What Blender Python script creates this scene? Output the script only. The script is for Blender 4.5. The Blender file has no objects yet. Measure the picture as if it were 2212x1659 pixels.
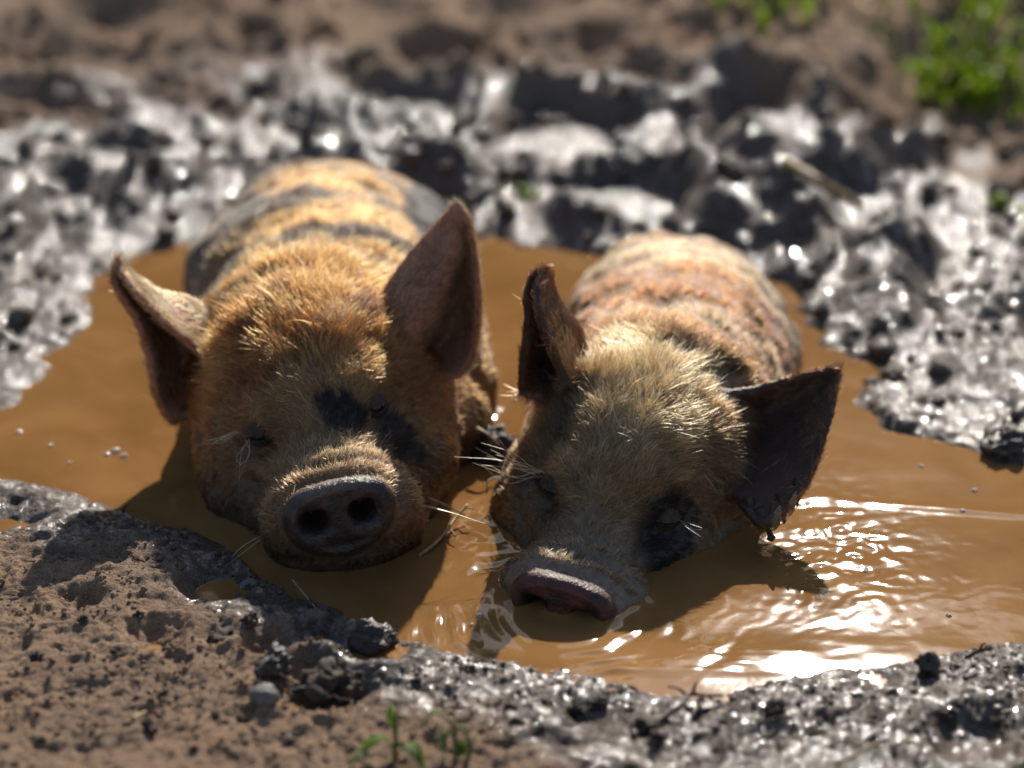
import bpy, math, random
import numpy as np
from mathutils import Vector, kdtree

rng = np.random.default_rng(11)
random.seed(11)
scene = bpy.context.scene
col = scene.collection

# ------------------------------------------------------------------ camera
CAM_DIST, CAM_PITCH, HALF_FOV = 1.95, math.radians(24), math.radians(12)
CAM = np.array([0, -CAM_DIST * math.cos(CAM_PITCH), CAM_DIST * math.sin(CAM_PITCH)])
FWD = np.array([0, math.cos(CAM_PITCH), -math.sin(CAM_PITCH)])
UPV = np.array([0, math.sin(CAM_PITCH), math.cos(CAM_PITCH)])
RGT = np.array([1.0, 0, 0])
cd = bpy.data.cameras.new('camera')
cam = bpy.data.objects.new('camera', cd)
col.objects.link(cam)
cam.location = CAM
cam.rotation_euler = (math.pi / 2 - CAM_PITCH, 0, 0)
cd.sensor_width = 36
cd.lens = 18 / math.tan(HALF_FOV)
cd.clip_start = 0.05
cd.clip_end = 400
cd.dof.use_dof = True
cd.dof.focus_distance = 1.645
cd.dof.aperture_fstop = 2.7
scene.camera = cam

# ------------------------------------------------------------------ sky and sun
SUN_EL, SUN_AZ = math.radians(33.5), math.radians(9)      # behind the pigs, a little to the right
world = bpy.data.worlds.new('World')
scene.world = world
world.use_nodes = True
wn = world.node_tree.nodes
sky = wn.new('ShaderNodeTexSky')
sky.sky_type = 'NISHITA'
sky.sun_disc = False
sky.sun_elevation = SUN_EL
sky.sun_rotation = SUN_AZ
wn['Background'].inputs['Strength'].default_value = 0.09
world.node_tree.links.new(sky.outputs[0], wn['Background'].inputs['Color'])
sd_ = bpy.data.lights.new('sun', 'SUN')
sd_.energy = 4.6
sd_.angle = math.radians(0.53)
sd_.color = (1.0, 0.945, 0.86)
sun = bpy.data.objects.new('sun', sd_)
col.objects.link(sun)
to_sun = Vector((math.sin(SUN_AZ) * math.cos(SUN_EL), math.cos(SUN_AZ) * math.cos(SUN_EL), math.sin(SUN_EL)))
sun.rotation_euler = to_sun.to_track_quat('Z', 'Y').to_euler()
sun.location = (1, 3, 5)
vs = scene.view_settings
vs.view_transform = 'Standard'
vs.look = 'None'
vs.exposure = 0.25
vs.gamma = 1.0
vs.use_curve_mapping = False
scene.cycles.use_denoising = True
scene.cycles.max_bounces = 6
scene.cycles.sample_clamp_indirect = 4.0


# ------------------------------------------------------------------ helpers
def ray(px, py):
    f = 1106 / math.tan(HALF_FOV)
    return FWD + RGT * (px - 1106) / f - UPV * (py - 829.5) / f

def G(px, py, z=0.0):
    """point of the level z that was measured at (px, py) in the photograph"""
    d = ray(px, py)
    return CAM + d * (z - CAM[2]) / d[2]

def PY(px, py, y):
    """point at the depth y that was measured at (px, py) in the photograph"""
    d = ray(px, py)
    return CAM + d * (y - CAM[1]) / d[1]

def smooth(a, b, x):
    t = np.clip((x - a) / (b - a), 0, 1)
    return t * t * (3 - 2 * t)

def _hash(ix, iy, iz, seed):
    n = (ix * 374761393 + iy * 668265263 + iz * 1274126177 + seed * 974634779).astype(np.int64) & 0xffffffff
    n = ((n ^ (n >> 13)) * 1274126177) & 0xffffffff
    n = ((n ^ (n >> 16)) * 2246822519) & 0xffffffff
    return (n ^ (n >> 15)) & 0xffffffff

def noise2(x, y, seed=0):
    xi = np.floor(x).astype(np.int64); yi = np.floor(y).astype(np.int64)
    xf = x - xi; yf = y - yi
    u = xf * xf * xf * (xf * (xf * 6 - 15) + 10); v = yf * yf * yf * (yf * (yf * 6 - 15) + 10)
    def g(dx, dy):
        a = _hash(xi + dx, yi + dy, np.zeros_like(xi), seed) * (2 * math.pi / 4294967296.0)
        return np.cos(a) * (xf - dx) + np.sin(a) * (yf - dy)
    a = g(0, 0) * (1 - u) + g(1, 0) * u
    b = g(0, 1) * (1 - u) + g(1, 1) * u
    return (a * (1 - v) + b * v) * 1.5

def noise3(p, seed=0):
    pi = np.floor(p).astype(np.int64); pf = p - pi
    w = pf * pf * (3 - 2 * pf)
    out = 0
    for dx in (0, 1):
        for dy in (0, 1):
            for dz in (0, 1):
                h = _hash(pi[:, 0] + dx, pi[:, 1] + dy, pi[:, 2] + dz, seed) / 2147483648.0 - 1
                out = out + h * (w[:, 0] if dx else 1 - w[:, 0]) * (w[:, 1] if dy else 1 - w[:, 1]) * (w[:, 2] if dz else 1 - w[:, 2])
    return out

def fbm2(x, y, oct=4, seed=0, gain=0.5):
    s, a = 0, 1.0
    for k in range(oct):
        s = s + a * noise2(x, y, seed + k)
        x = x * 2.03 + 7.1; y = y * 2.03 + 3.7; a *= gain
    return s

def fbm3(p, oct=3, seed=0, gain=0.5):
    s, a = 0, 1.0
    for k in range(oct):
        s = s + a * noise3(p, seed + k)
        p = p * 2.03 + 5.3; a *= gain
    return s

def catmull(P, n):
    """n points along a Catmull-Rom curve through the rows of P (uniform in row index)"""
    P = np.asarray(P, float)
    t = np.linspace(0, len(P) - 1, n)
    i = np.minimum(t.astype(int), len(P) - 2); f = (t - i)[:, None]
    Q = np.vstack([2 * P[0] - P[1], P, 2 * P[-1] - P[-2]])
    a, b, c, d = Q[i], Q[i + 1], Q[i + 2], Q[i + 3]
    return 0.5 * (2 * b + (c - a) * f + (2 * a - 5 * b + 4 * c - d) * f ** 2 + (3 * b - a - 3 * c + d) * f ** 3)

def mesh_np(name, V, F, smooth_=True):
    """mesh from a vertex array and an (n,3) or (n,4) face array, or a list of faces"""
    me = bpy.data.meshes.new(name)
    if isinstance(F, np.ndarray):
        n, k = F.shape
        me.vertices.add(len(V)); me.vertices.foreach_set('co', np.asarray(V, np.float32).ravel())
        me.loops.add(n * k); me.loops.foreach_set('vertex_index', F.astype(np.int32).ravel())
        me.polygons.add(n); me.polygons.foreach_set('loop_start', np.arange(n, dtype=np.int32) * k)
        me.update(calc_edges=True); me.validate()
    else:
        me.from_pydata([tuple(v) for v in V], [], F); me.update()
    if smooth_:
        me.polygons.foreach_set('use_smooth', np.ones(len(me.polygons), bool))
    return me

def obj(name, data, material=None, parent=None, loc=None):
    o = bpy.data.objects.new(name, data)
    col.objects.link(o)
    if material is not None and data is not None:
        data.materials.clear() if hasattr(data.materials, 'clear') else None
        data.materials.append(material)
    if parent is not None:
        o.parent = parent
    if loc is not None:
        o.location = loc
    return o

def tag(o, label=None, cat=None, group=None, kind=None):
    if label: o['label'] = label
    if cat: o['category'] = cat
    if group: o['group'] = group
    if kind: o['kind'] = kind
    return o

def attr(me, name, values, typ='FLOAT', dom='POINT'):
    a = me.attributes.new(name, typ, dom)
    if typ == 'FLOAT_COLOR':
        v = np.ones((len(values), 4), np.float32); v[:, :3] = values
        a.data.foreach_set('color', v.ravel())
    else:
        a.data.foreach_set('value', np.asarray(values, np.float32))

def grid_faces(nr, nc, wrap=False):
    r = np.arange(nr - 1)[:, None]; c = np.arange(nc if wrap else nc - 1)[None, :]
    c2 = (c + 1) % nc
    return np.stack([r * nc + c, r * nc + c2, (r + 1) * nc + c2, (r + 1) * nc + c], -1).reshape(-1, 4)

def tube(points, radii, sides=7, jitter=0.0):
    P = np.asarray(points, float); n = len(P)
    T = np.gradient(P, axis=0); T /= np.linalg.norm(T, axis=1)[:, None]
    ref = np.array([0.31, 0.2, 0.93])
    V = []
    for i in range(n):
        a = np.cross(T[i], ref); a /= np.linalg.norm(a); b = np.cross(T[i], a)
        for k in range(sides):
            an = 2 * math.pi * k / sides
            r = radii[i] * (1 + jitter * (random.random() - .5))
            V.append(P[i] + (a * math.cos(an) + b * math.sin(an)) * r)
    F = [tuple(int(v) for v in f) for f in grid_faces(n, sides, True)]
    V.append(P[0]); V.append(P[-1])
    for k in range(sides):
        F.append((len(V) - 2, (k + 1) % sides, k))
        F.append((len(V) - 1, (n - 1) * sides + k, (n - 1) * sides + (k + 1) % sides))
    return V, F


# ------------------------------------------------------------------ material helper
class Mat:
    def __init__(s, name):
        s.m = bpy.data.materials.new(name); s.m.use_nodes = True
        s.t = s.m.node_tree; s.n = s.t.nodes
        s.b = s.n['Principled BSDF']; s.out = s.n['Material Output']
    def node(s, typ, **kw):
        n = s.n.new(typ)
        for k, v in kw.items():
            if k in n.inputs.keys(): n.inputs[k].default_value = v
            else: setattr(n, k, v)
        return n
    def link(s, a, b): s.t.links.new(a, b)
    def attr(s, name, out='Fac'):
        n = s.n.new('ShaderNodeAttribute'); n.attribute_name = name
        return n.outputs[out]
    def noise(s, scale, detail=4, rough=.55, vec=None):
        n = s.node('ShaderNodeTexNoise'); n.inputs['Scale'].default_value = scale
        n.inputs['Detail'].default_value = detail; n.inputs['Roughness'].default_value = rough
        s.link(vec if vec is not None else s.coord(), n.inputs['Vector'])
        return n.outputs['Fac']
    def coord(s):
        if not hasattr(s, '_c'):
            s._c = s.n.new('ShaderNodeTexCoord').outputs['Object']
        return s._c
    def ramp(s, fac, stops):
        r = s.n.new('ShaderNodeValToRGB'); e = r.color_ramp.elements
        while len(e) < len(stops): e.new(0.5)
        for i, (p, c) in enumerate(stops):
            e[i].position = p
            e[i].color = (c, c, c, 1) if isinstance(c, (int, float)) else (*c, 1)
        s.link(fac, r.inputs[0]); return r.outputs[0]
    def mix(s, fac, a, b, typ='MIX'):
        m = s.n.new('ShaderNodeMix'); m.data_type = 'RGBA'; m.blend_type = typ
        for v, i in ((fac, 0), (a, 6), (b, 7)):
            if hasattr(v, 'is_linked'): s.link(v, m.inputs[i])
            elif i == 0: m.inputs[0].default_value = v
            else: m.inputs[i].default_value = (*v, 1)
        return m.outputs[2]
    def math(s, op, a, b=0.0):
        m = s.n.new('ShaderNodeMath'); m.operation = op
        for v, i in ((a, 0), (b, 1)):
            if hasattr(v, 'is_linked'): s.link(v, m.inputs[i])
            else: m.inputs[i].default_value = v
        return m.outputs[0]
    def bump(s, h, strength, dist, prev=None):
        b = s.n.new('ShaderNodeBump'); b.inputs['Strength'].default_value = strength
        b.inputs['Distance'].default_value = dist
        s.link(h, b.inputs['Height'])
        if prev is not None: s.link(prev, b.inputs['Normal'])
        return b.outputs[0]
    def set(s, **kw):
        for k, v in kw.items():
            i = s.b.inputs[k.replace('_', ' ')]
            if hasattr(v, 'is_linked'): s.link(v, i)
            else: i.default_value = (*v, 1) if isinstance(v, tuple) and len(v) == 3 and i.type == 'RGBA' else v
        return s


def mud_material():
    M = Mat('mud'); w = M.attr('wet'); 
    big = M.noise(9, 5); mid = M.noise(60, 5, .6); fine = M.noise(420, 4, .65)
    dry = M.mix(M.ramp(mid, [(.3, 0.), (.7, 1.)]), (.27, .165, .10), (.50, .325, .205))
    dry = M.mix(M.ramp(big, [(.4, 0.), (.62, 1.)]), dry, (.36, .245, .165))
    wetc = M.mix(M.ramp(mid, [(.3, 0.), (.7, 1.)]), (.080, .053, .036), (.185, .125, .084))
    c = M.mix(w, dry, wetc)
    c = M.mix(M.ramp(fine, [(.30, .55), (.45, 0.)]), c, (.03, .02, .013))
    r = M.math('ADD', M.math('MULTIPLY', w, -.30), .84)
    r = M.math('ADD', r, M.math('MULTIPLY', M.math('SUBTRACT', mid, .5), .35))
    gr = M.noise(900, 2, .6)
    c = M.mix(M.ramp(gr, [(.34, .5), (.48, 0.)]), c, (.03, .02, .014))
    c = M.mix(M.ramp(gr, [(.58, 0.), (.70, .55)]), c, (.42, .31, .22))  # pale grains in the colour, standing in for sparkle on the mud
    b1 = M.bump(M.noise(190, 6, .7), 1.0, .0035)
    b2 = M.bump(fine, 1.0, .0020, b1)
    M.set(Base_Color=c, Roughness=r, Normal=b2)
    M.link(M.math('ADD', M.math('MULTIPLY', w, .20), .12), M.b.inputs['Specular IOR Level'])
    # thin film of water on the wet mud
    film = M.math('MULTIPLY', M.ramp(w, [(.30, 0.), (.75, 1.)]), M.ramp(M.noise(120, 4, .6), [(.455, .08), (.53, 1.)]))
    M.link(film, M.b.inputs['Coat Weight'])
    M.b.inputs['Coat Roughness'].default_value = .085
    M.b.inputs['Coat IOR'].default_value = 1.55
    M.link(M.bump(M.noise(520, 2, .6), 1.0, .0007, M.bump(M.noise(130, 1.5, .5), 1.0, .0034)), M.b.inputs['Coat Normal'])
    return M.m

def water_material():
    M = Mat('muddy_water')
    sw = M.node('ShaderNodeTexNoise'); sw.inputs['Scale'].default_value = 7; sw.inputs['Detail'].default_value = 5; sw.inputs['Distortion'].default_value = 1.6
    M.link(M.coord(), sw.inputs['Vector'])
    c = M.mix(M.ramp(sw.outputs['Fac'], [(.34, 0.), (.68, 1.)]), (.235, .114, .036), (.33, .166, .058))
    c = M.mix(M.ramp(M.noise(300, 2), [(.70, 0.), (.76, .5)]), c, (.14, .07, .025))
    n = M.noise(45, 3)
    M.set(Base_Color=c, Roughness=.06, IOR=1.333, Normal=M.bump(n, .03, .004))
    return M.m

def skin_material():
    M = Mat('pig_skin')
    c = M.attr('tint', 'Color')
    n = M.noise(260, 4, .6)
    c = M.mix(M.ramp(n, [(.35, .45), (.6, 0.)]), c, (.03, .018, .012))
    M.set(Base_Color=c, Roughness=M.math('ADD', M.math('MULTIPLY', M.attr('wet'), -.35), .68), Subsurface_Weight=M.math('ADD', M.math('MULTIPLY', M.attr('thin'), .55), .08), Subsurface_Scale=.006,
          Normal=M.bump(n, .8, .0016, M.bump(M.noise(700, 3), .8, .0010)))
    M.b.inputs['Subsurface Radius'].default_value = (1, .35, .2)
    return M.m

def fur_material():
    m = bpy.data.materials.new('pig_fur'); m.use_nodes = True
    t = m.node_tree; t.nodes.remove(t.nodes['Principled BSDF'])
    h = t.nodes.new('ShaderNodeBsdfHairPrincipled'); h.parametrization = 'COLOR'
    a = t.nodes.new('ShaderNodeAttribute'); a.attribute_name = 'tint'
    t.links.new(a.outputs['Color'], h.inputs['Color'])
    h.inputs['Roughness'].default_value = .38
    h.inputs['Radial Roughness'].default_value = .72
    h.inputs['Random Roughness'].default_value = .3
    h.inputs['Coat'].default_value = 0.0
    h.inputs['IOR'].default_value = 1.45
    t.links.new(h.outputs[0], t.nodes['Material Output'].inputs['Surface'])
    return m

def simple(name, c1, c2, scale, rough, bump=.4, dist=.001, spec=.5, sss=0, trans=0):
    M = Mat(name); n = M.noise(scale, 4, .6)
    M.set(Base_Color=M.mix(M.ramp(n, [(.35, 0.), (.65, 1.)]), c1, c2), Roughness=rough, Normal=M.bump(n, bump, dist))
    M.b.inputs['Specular IOR Level'].default_value = spec
    return M.m

def leaf_material(name, c1, c2):
    M = Mat(name); n = M.noise(120, 3)
    c = M.mix(n, c1, c2)
    M.set(Base_Color=c, Roughness=.45)
    tr = M.n.new('ShaderNodeBsdfTranslucent'); M.link(c, tr.inputs[0])
    mx = M.n.new('ShaderNodeMixShader'); mx.inputs[0].default_value = .72
    M.link(M.b.outputs[0], mx.inputs[1]); M.link(tr.outputs[0], mx.inputs[2])
    M.link(mx.outputs[0], M.out.inputs['Surface'])
    return M.m

MUD, WATER, SKIN, FUR = mud_material(), water_material(), skin_material(), fur_material()
CLOD = simple('clod_soil', (.035, .023, .016), (.095, .062, .042), 140, .75, 1.0, .003, .35)
WETCLOD = simple('wet_clod_soil', (.03, .022, .016), (.08, .056, .04), 140, .5, 1.0, .003, .6)
STONE = simple('pebble_stone', (.10, .09, .08), (.19, .17, .15), 90, .6, .5, .001)
BARK = simple('twig_bark', (.05, .028, .018), (.12, .07, .045), 300, .55, .8, .001)
STRAW = simple('straw_dry', (.30, .21, .10), (.45, .33, .17), 200, .5, .4, .0005)
LEAF = leaf_material('sprout_leaf', (.17, .28, .05), (.28, .38, .10))
PALELEAF = leaf_material('pale_sprout_leaf', (.22, .27, .12), (.30, .34, .17))
STEM = simple('sprout_stem', (.12, .13, .05), (.20, .12, .07), 200, .5)
GRASS = leaf_material('grass_blade', (.36, .50, .05), (.52, .60, .12))
LID = simple('eyelid_skin', (.03, .019, .013), (.085, .052, .034), 350, .75, .6, .0008)
EYE = Mat('eyeball').set(Base_Color=(.012, .008, .006), Roughness=.08).m


# ------------------------------------------------------------------ ground
near_px = [(-500, 960), (-150, 1015), (0, 1042), (70, 1050), (140, 1062), (210, 1085), (290, 1112), (360, 1135), (430, 1150), (500, 1190),
           (560, 1240), (600, 1265), (660, 1302), (740, 1330), (850, 1373), (950, 1402), (1050, 1418), (1150, 1432), (1240, 1447),
           (1330, 1470), (1400, 1490), (1500, 1503), (1600, 1488), (1720, 1462), (1850, 1440), (1960, 1428), (2100, 1405),
           (2212, 1385), (2600, 1330)]
far_px = [(2800, 1150), (2350, 1035), (2130, 1005), (2112, 962), (2000, 935), (1900, 915), (1840, 870), (1865, 790), (1790, 745), (1755, 690),
          (1700, 610), (1500, 560), (1300, 545), (1150, 545), (1060, 508), (900, 500), (700, 495), (450, 510), (330, 545), (200, 595),
          (192, 690), (110, 780), (40, 870), (0, 903), (-200, 920), (-500, 915)]
SHORE = np.array([G(*p)[:2] for p in near_px + far_px])

def shore_distance(x, y):
    """distance to the puddle's edge, negative inside the puddle"""
    best = np.full(x.shape, 1e9); inside = np.zeros(x.shape, bool)
    n = len(SHORE)
    for i in range(n):
        ax, ay = SHORE[i]; bx, by = SHORE[(i + 1) % n]
        ex, ey = bx - ax, by - ay
        t = np.clip(((x - ax) * ex + (y - ay) * ey) / (ex * ex + ey * ey), 0, 1)
        best = np.minimum(best, (x - ax - t * ex) ** 2 + (y - ay - t * ey) ** 2)
        cr = ((ay > y) != (by > y)) & (x < (bx - ax) * (y - ay) / (by - ay + 1e-12) + ax)
        inside ^= cr
    d = np.sqrt(best)
    return np.where(inside, -d, d)

PITS = [(G(*p)[:2], r, d) for p, r, d in [((690, 1395), .020, .012), ((470, 1395), .014, .008), ((810, 1420), .022, .016), ((590, 1420), .018, .010),
        ((180, 1320), .016, .008), ((690, 1510), .03, .010), ((2110, 1610), .03, .012), ((340, 1400), .02, .01), ((480, 1278), .028, .012),
        ((20, 1140), .03, .010), ((1900, 1470), .014, .006), ((1260, 1560), .02, .006), ((1640, 1600), .02, .006)]]
frng = np.random.default_rng(5)
HOOF = [(frng.uniform(-1.1, 1.3), frng.uniform(.25, 1.7), frng.uniform(.025, .06), frng.uniform(.015, .045)) for _ in range(90)]

def ground_height(x, y):
    sd = shore_distance(x, y)
    near = np.abs(sd) < .9
    sdn = sd + .020 * fbm2(x * 14, y * 14, 4, 3) * smooth(1.5, .6, np.abs(sd)) * (0.35 + .65 * smooth(-.2, 0, y))
    far = smooth(-.02, .22, y + .10 * np.clip(x - .2, 0, 2) - .25 * smooth(-.3, -.6, x) * 0)
    far = np.maximum(far, smooth(.30, .45, x) * smooth(-.22, -.05, y))
    far = np.maximum(far, smooth(-.34, -.5, x) * smooth(-.10, .02, y))
    lump = .060 * fbm2(x * 3.1 + 4, y * 3.1 * .8 + 9, 2, 21) + .040 * np.abs(noise2(x * 7, y * 7, 31)) + .020 * noise2(x * 15, y * 15, 32) \
        + .011 * np.abs(noise2(x * 34, y * 34, 33)) + .0045 * noise2(x * 62, y * 62, 34)
    lump = lump * (1 - .72 * smooth(.62, 1.0, y))
    calm = smooth(3.5, 1.5, y)
    for hx, hy, r, dp in HOOF:
        q = ((x - hx) ** 2 + ((y - hy) * .8) ** 2) / r ** 2
        m = q < 9
        lump = np.where(m, lump - dp * np.exp(-q * 1.2) + .4 * dp * np.exp(-(np.sqrt(q) - 1.5) ** 2 * 5), lump)
    out = .007 * (1 - np.exp(-np.clip(sdn, 0, None) / .04))
    outfar = .012 * (1 - np.exp(-np.clip(sdn, 0, None) / .05)) + lump * smooth(0, .09, sdn) * .9 + .055 * smooth(.1, 1.2, sdn)
    bank = out + .0022 * fbm2(x * 26, y * 26, 3, 51) + .0045 * fbm2(x * 9, y * 9, 2, 57)
    # the raised muddy spit on the left bank
    a, b = G(60, 1130)[:2], G(520, 1265)[:2]
    e = b - a; t = np.clip(((x - a[0]) * e[0] + (y - a[1]) * e[1]) / (e @ e), 0, 1)
    dl = np.hypot(x - a[0] - t * e[0], y - a[1] - t * e[1])
    bank = bank + .004 * np.exp(-(dl / .035) ** 2)
    bank = bank - .0030 * smooth(.38, .6, noise2(x * 30, y * 30, 61)) - .0020 * smooth(.28, .5, noise2(x * 70, y * 70, 62))
    for (c, r, d) in PITS:
        q = ((x - c[0]) ** 2 + (y - c[1]) ** 2) / r ** 2
        bank = bank - d * 1.1 * np.exp(-q * 1.5) + d * .35 * np.exp(-(np.sqrt(q) - 1.35) ** 2 * 6)
    h = np.where(sdn > 0, bank * smooth(0, .012, sdn) * (1 - far) + outfar * far, 0)
    h = h + np.where(sdn > 0, .0022 * smooth(0, .01, sdn), -.13 * (1 - np.exp(np.clip(sdn, None, 0) / .06)) - .001)
    wq = .006 * noise2(x * 45, y * 45, 75)
    fine = .0014 * noise2(x * 150 + wq * 300, y * 150, 71) + .0026 * (.3 - np.abs(noise2(x * 85, y * 85 + wq * 300, 72))) + .0022 * noise2(x * 48, y * 48, 73) \
        + .0010 * noise2(x * 260, y * 260, 74)
    h = np.where((sdn > .05) & (far > .3), np.maximum(h, .006 + .003 * noise2(x * 40, y * 40, 77)), h)
    wetdist = np.where(y < -.15, .07 + .10 * smooth(-.15, .25, x), .42)
    wet = 1 - smooth(wetdist * .55, wetdist * 1.25, sd + (.03 + .10 * far) * fbm2(x * 7, y * 7, 3, 81))
    wet = np.clip(wet, 0, 1)
    h = h + fine * smooth(-.004, .01, sdn) * calm * (1 - .30 * wet)
    return h, wet, sd

def axis(lo, hi, step, far_lo, far_hi, grow, low, mid):
    a = list(np.arange(lo, hi, step)); s = step; v = a[-1]
    while v < far_hi:
        s *= grow if v < mid else 1.06; v += s; a.append(v)
    s, v = step, a[0]; b = []
    while v > far_lo:
        s *= grow if v > low else 1.06; v -= s; b.append(v)
    return np.array(b[::-1] + a)

gx = axis(-.44, .46, .0020, -60, 60, 1.016, -1.1, 1.2)
gy = axis(-.60, -.31, .0017, -30, 90, 1.0050, -.60, 1.7)
X, Yg = np.meshgrid(gx, gy)
GH, GW, GS = ground_height(X.ravel(), Yg.ravel())
gm = mesh_np('ground', np.stack([X.ravel(), Yg.ravel(), GH], -1), grid_faces(len(gy), len(gx)))
attr(gm, 'wet', GW)
tag(obj('ground', gm, MUD), kind='structure')
print('ground verts', len(GH))

def ground_z(x, y):
    return float(ground_height(np.array([float(x)]), np.array([float(y)]))[0][0])


# ------------------------------------------------------------------ water
wx = np.arange(-.80, .801, .0025); wy = np.arange(-.50, .46, .0025)
WX, WYg = np.meshgrid(wx, wy); wxr, wyr = WX.ravel(), WYg.ravel()

def blob(c, r1, r2, ang):
    dx, dy = wxr - c[0], wyr - c[1]
    u = dx * math.cos(ang) + dy * math.sin(ang); v = -dx * math.sin(ang) + dy * math.cos(ang)
    return np.exp(-(u / r1) ** 2 - (v / r2) ** 2)

def water_height():
    h = .00022 * fbm2(wxr * 18, wyr * 22, 2, 91)
    c1, c2 = G(1850, 1300)[:2], G(1790, 1180)[:2]
    m1 = blob(c1, .11, .055, .20); m2 = blob(c2, .055, .085, .15); m3 = blob(G(1480, 1430)[:2], .12, .022, .10)
    # a low swell with a fan of fine streaky ripples on it
    o = G(1400, 1520)[:2]
    r = np.hypot(wxr - o[0], wyr - o[1]); an = np.arctan2(wyr - o[1], wxr - o[0])
    wob = fbm2(wxr * 25, wyr * 25, 3, 95)
    h = h + .0007 * blob(G(1890, 1285)[:2], .10, .040, .18)
    h = h + m1 * (.00017 * fbm2(an * 22 + wob * 1.2, r * 14, 3, 102) + .00004 * fbm2(an * 60 + wob * 2, r * 26, 2, 103))
    # broken chop
    h = h + m2 * (.0009 * noise2(wxr * 36 + wob * 2, wyr * 60 + wob, 97) + .00025 * noise2(wxr * 70, wyr * 130, 104))
    h = h + m3 * (.0013 + .0005 * fbm2(wxr * 25, wyr * 70, 2, 98))
    # wavelets round the right-hand muzzle
    for c, rad, a, k in ((G(1225, 1330)[:2], .075, .0010, 420), (G(735, 1225)[:2], .07, .0002, 380)):
        d = np.hypot(wxr - c[0], wyr - c[1])
        h = h + a * np.exp(-((d - rad) / .035) ** 2) * np.sin(d * k + 3 * fbm2(wxr * 22, wyr * 22, 2, 99)) * smooth(-.3, .5, fbm2(wxr * 12, wyr * 12, 2, 96))
    m4 = blob(G(1050, 1180)[:2], .02, .07, 0.05)
    h = h + m4 * .0007 * fbm2(wxr * 50, wyr * 60, 2, 101)
    m5 = blob(G(2050, 1100)[:2], .10, .006, -.16)
    h = h + m5 * .0009
    return h

wm = mesh_np('puddle_water', np.stack([wxr, wyr, water_height()], -1), grid_faces(len(wy), len(wx)))
tag(obj('puddle_water', wm, WATER), kind='structure')


# ------------------------------------------------------------------ piglets
def head_matrix(yaw, pitch, roll):
    B = np.array([[1, 0, 0], [0, -1, 0], [0, 0, 1.]])
    cy, sy, cp, sp, cr, sr = math.cos(yaw), math.sin(yaw), math.cos(pitch), math.sin(pitch), math.cos(roll), math.sin(roll)
    Rz = np.array([[cy, -sy, 0], [sy, cy, 0], [0, 0, 1]]); Rx = np.array([[1, 0, 0], [0, cp, -sp], [0, sp, cp]])
    Ry = np.array([[cr, 0, sr], [0, 1, 0], [-sr, 0, cr]])
    return Rz @ Rx @ Ry @ B

# head sections from the snout disc back to the poll: forward, half width, top, bottom
HEAD = [(.214, .0320, .0125, -.037, -.14), (.209, .0350, .0155, -.041, -.14), (.203, .0362, .0140, -.046, -.08), (.196, .0415, .0105, -.060, .0), (.183, .0500, .0115, -.078, .06),
        (.165, .0540, .0125, -.092, .10), (.145, .0545, .0170, -.100, .16), (.125, .0610, .0290, -.106, .22), (.105, .0690, .0450, -.108, .25), (.080, .0780, .0640, -.110, .24),
        (.050, .0840, .0775, -.113, .20), (.020, .0870, .0850, -.115, .16), (-.012, .0890, .0850, -.118, .12), (-.045, .0930, .0780, -.122, .08)]
EYES = [(-.0500, .112, .013), (.0500, .112, .013)]

def ear_points(curves, centre, dy, nu=44, nv=22):
    C = [catmull([PY(x, y, d + dy) for x, y, d in c], nu) for c in curves]           # each nu x 3
    C = np.array(C)
    S = np.array([catmull(C[:, i], nv) for i in range(nu)])          # nu x nv x 3
    base = S[0] + (centre - S[0]) * .30
    return np.concatenate([base[None], S])

def ear_solid(S, t0, t1):
    nu, nv = S.shape[:2]
    du = np.gradient(S, axis=0); dv = np.gradient(S, axis=1)
    N = np.cross(du, dv); L = np.linalg.norm(N, axis=2, keepdims=True); N = N / np.maximum(L, 1e-9)
    N[-1] = N[-2]
    th = np.linspace(t0, t1, nu)[:, None, None] * (1 - .35 * np.abs(np.linspace(-1, 1, nv))[None, :, None] ** 3) * .5
    A, B = S + N * th, S - N * th
    V = np.concatenate([A.reshape(-1, 3), B.reshape(-1, 3)])
    f = grid_faces(nu, nv); n = nu * nv
    F = [f, f[:, ::-1] + n]
    def strip(idx):
        idx = np.array(idx); a, b = idx[:-1], idx[1:]
        return np.stack([b, a, a + n, b + n], -1)
    loop = [(0, j) for j in range(nv)] + [(i, nv - 1) for i in range(1, nu)] + [(nu - 1, j) for j in range(nv - 2, -1, -1)] + [(i, 0) for i in range(nu - 2, -1, -1)]
    F.append(strip([i * nv + j for i, j in loop]))
    return V, np.concatenate(F), N

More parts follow.
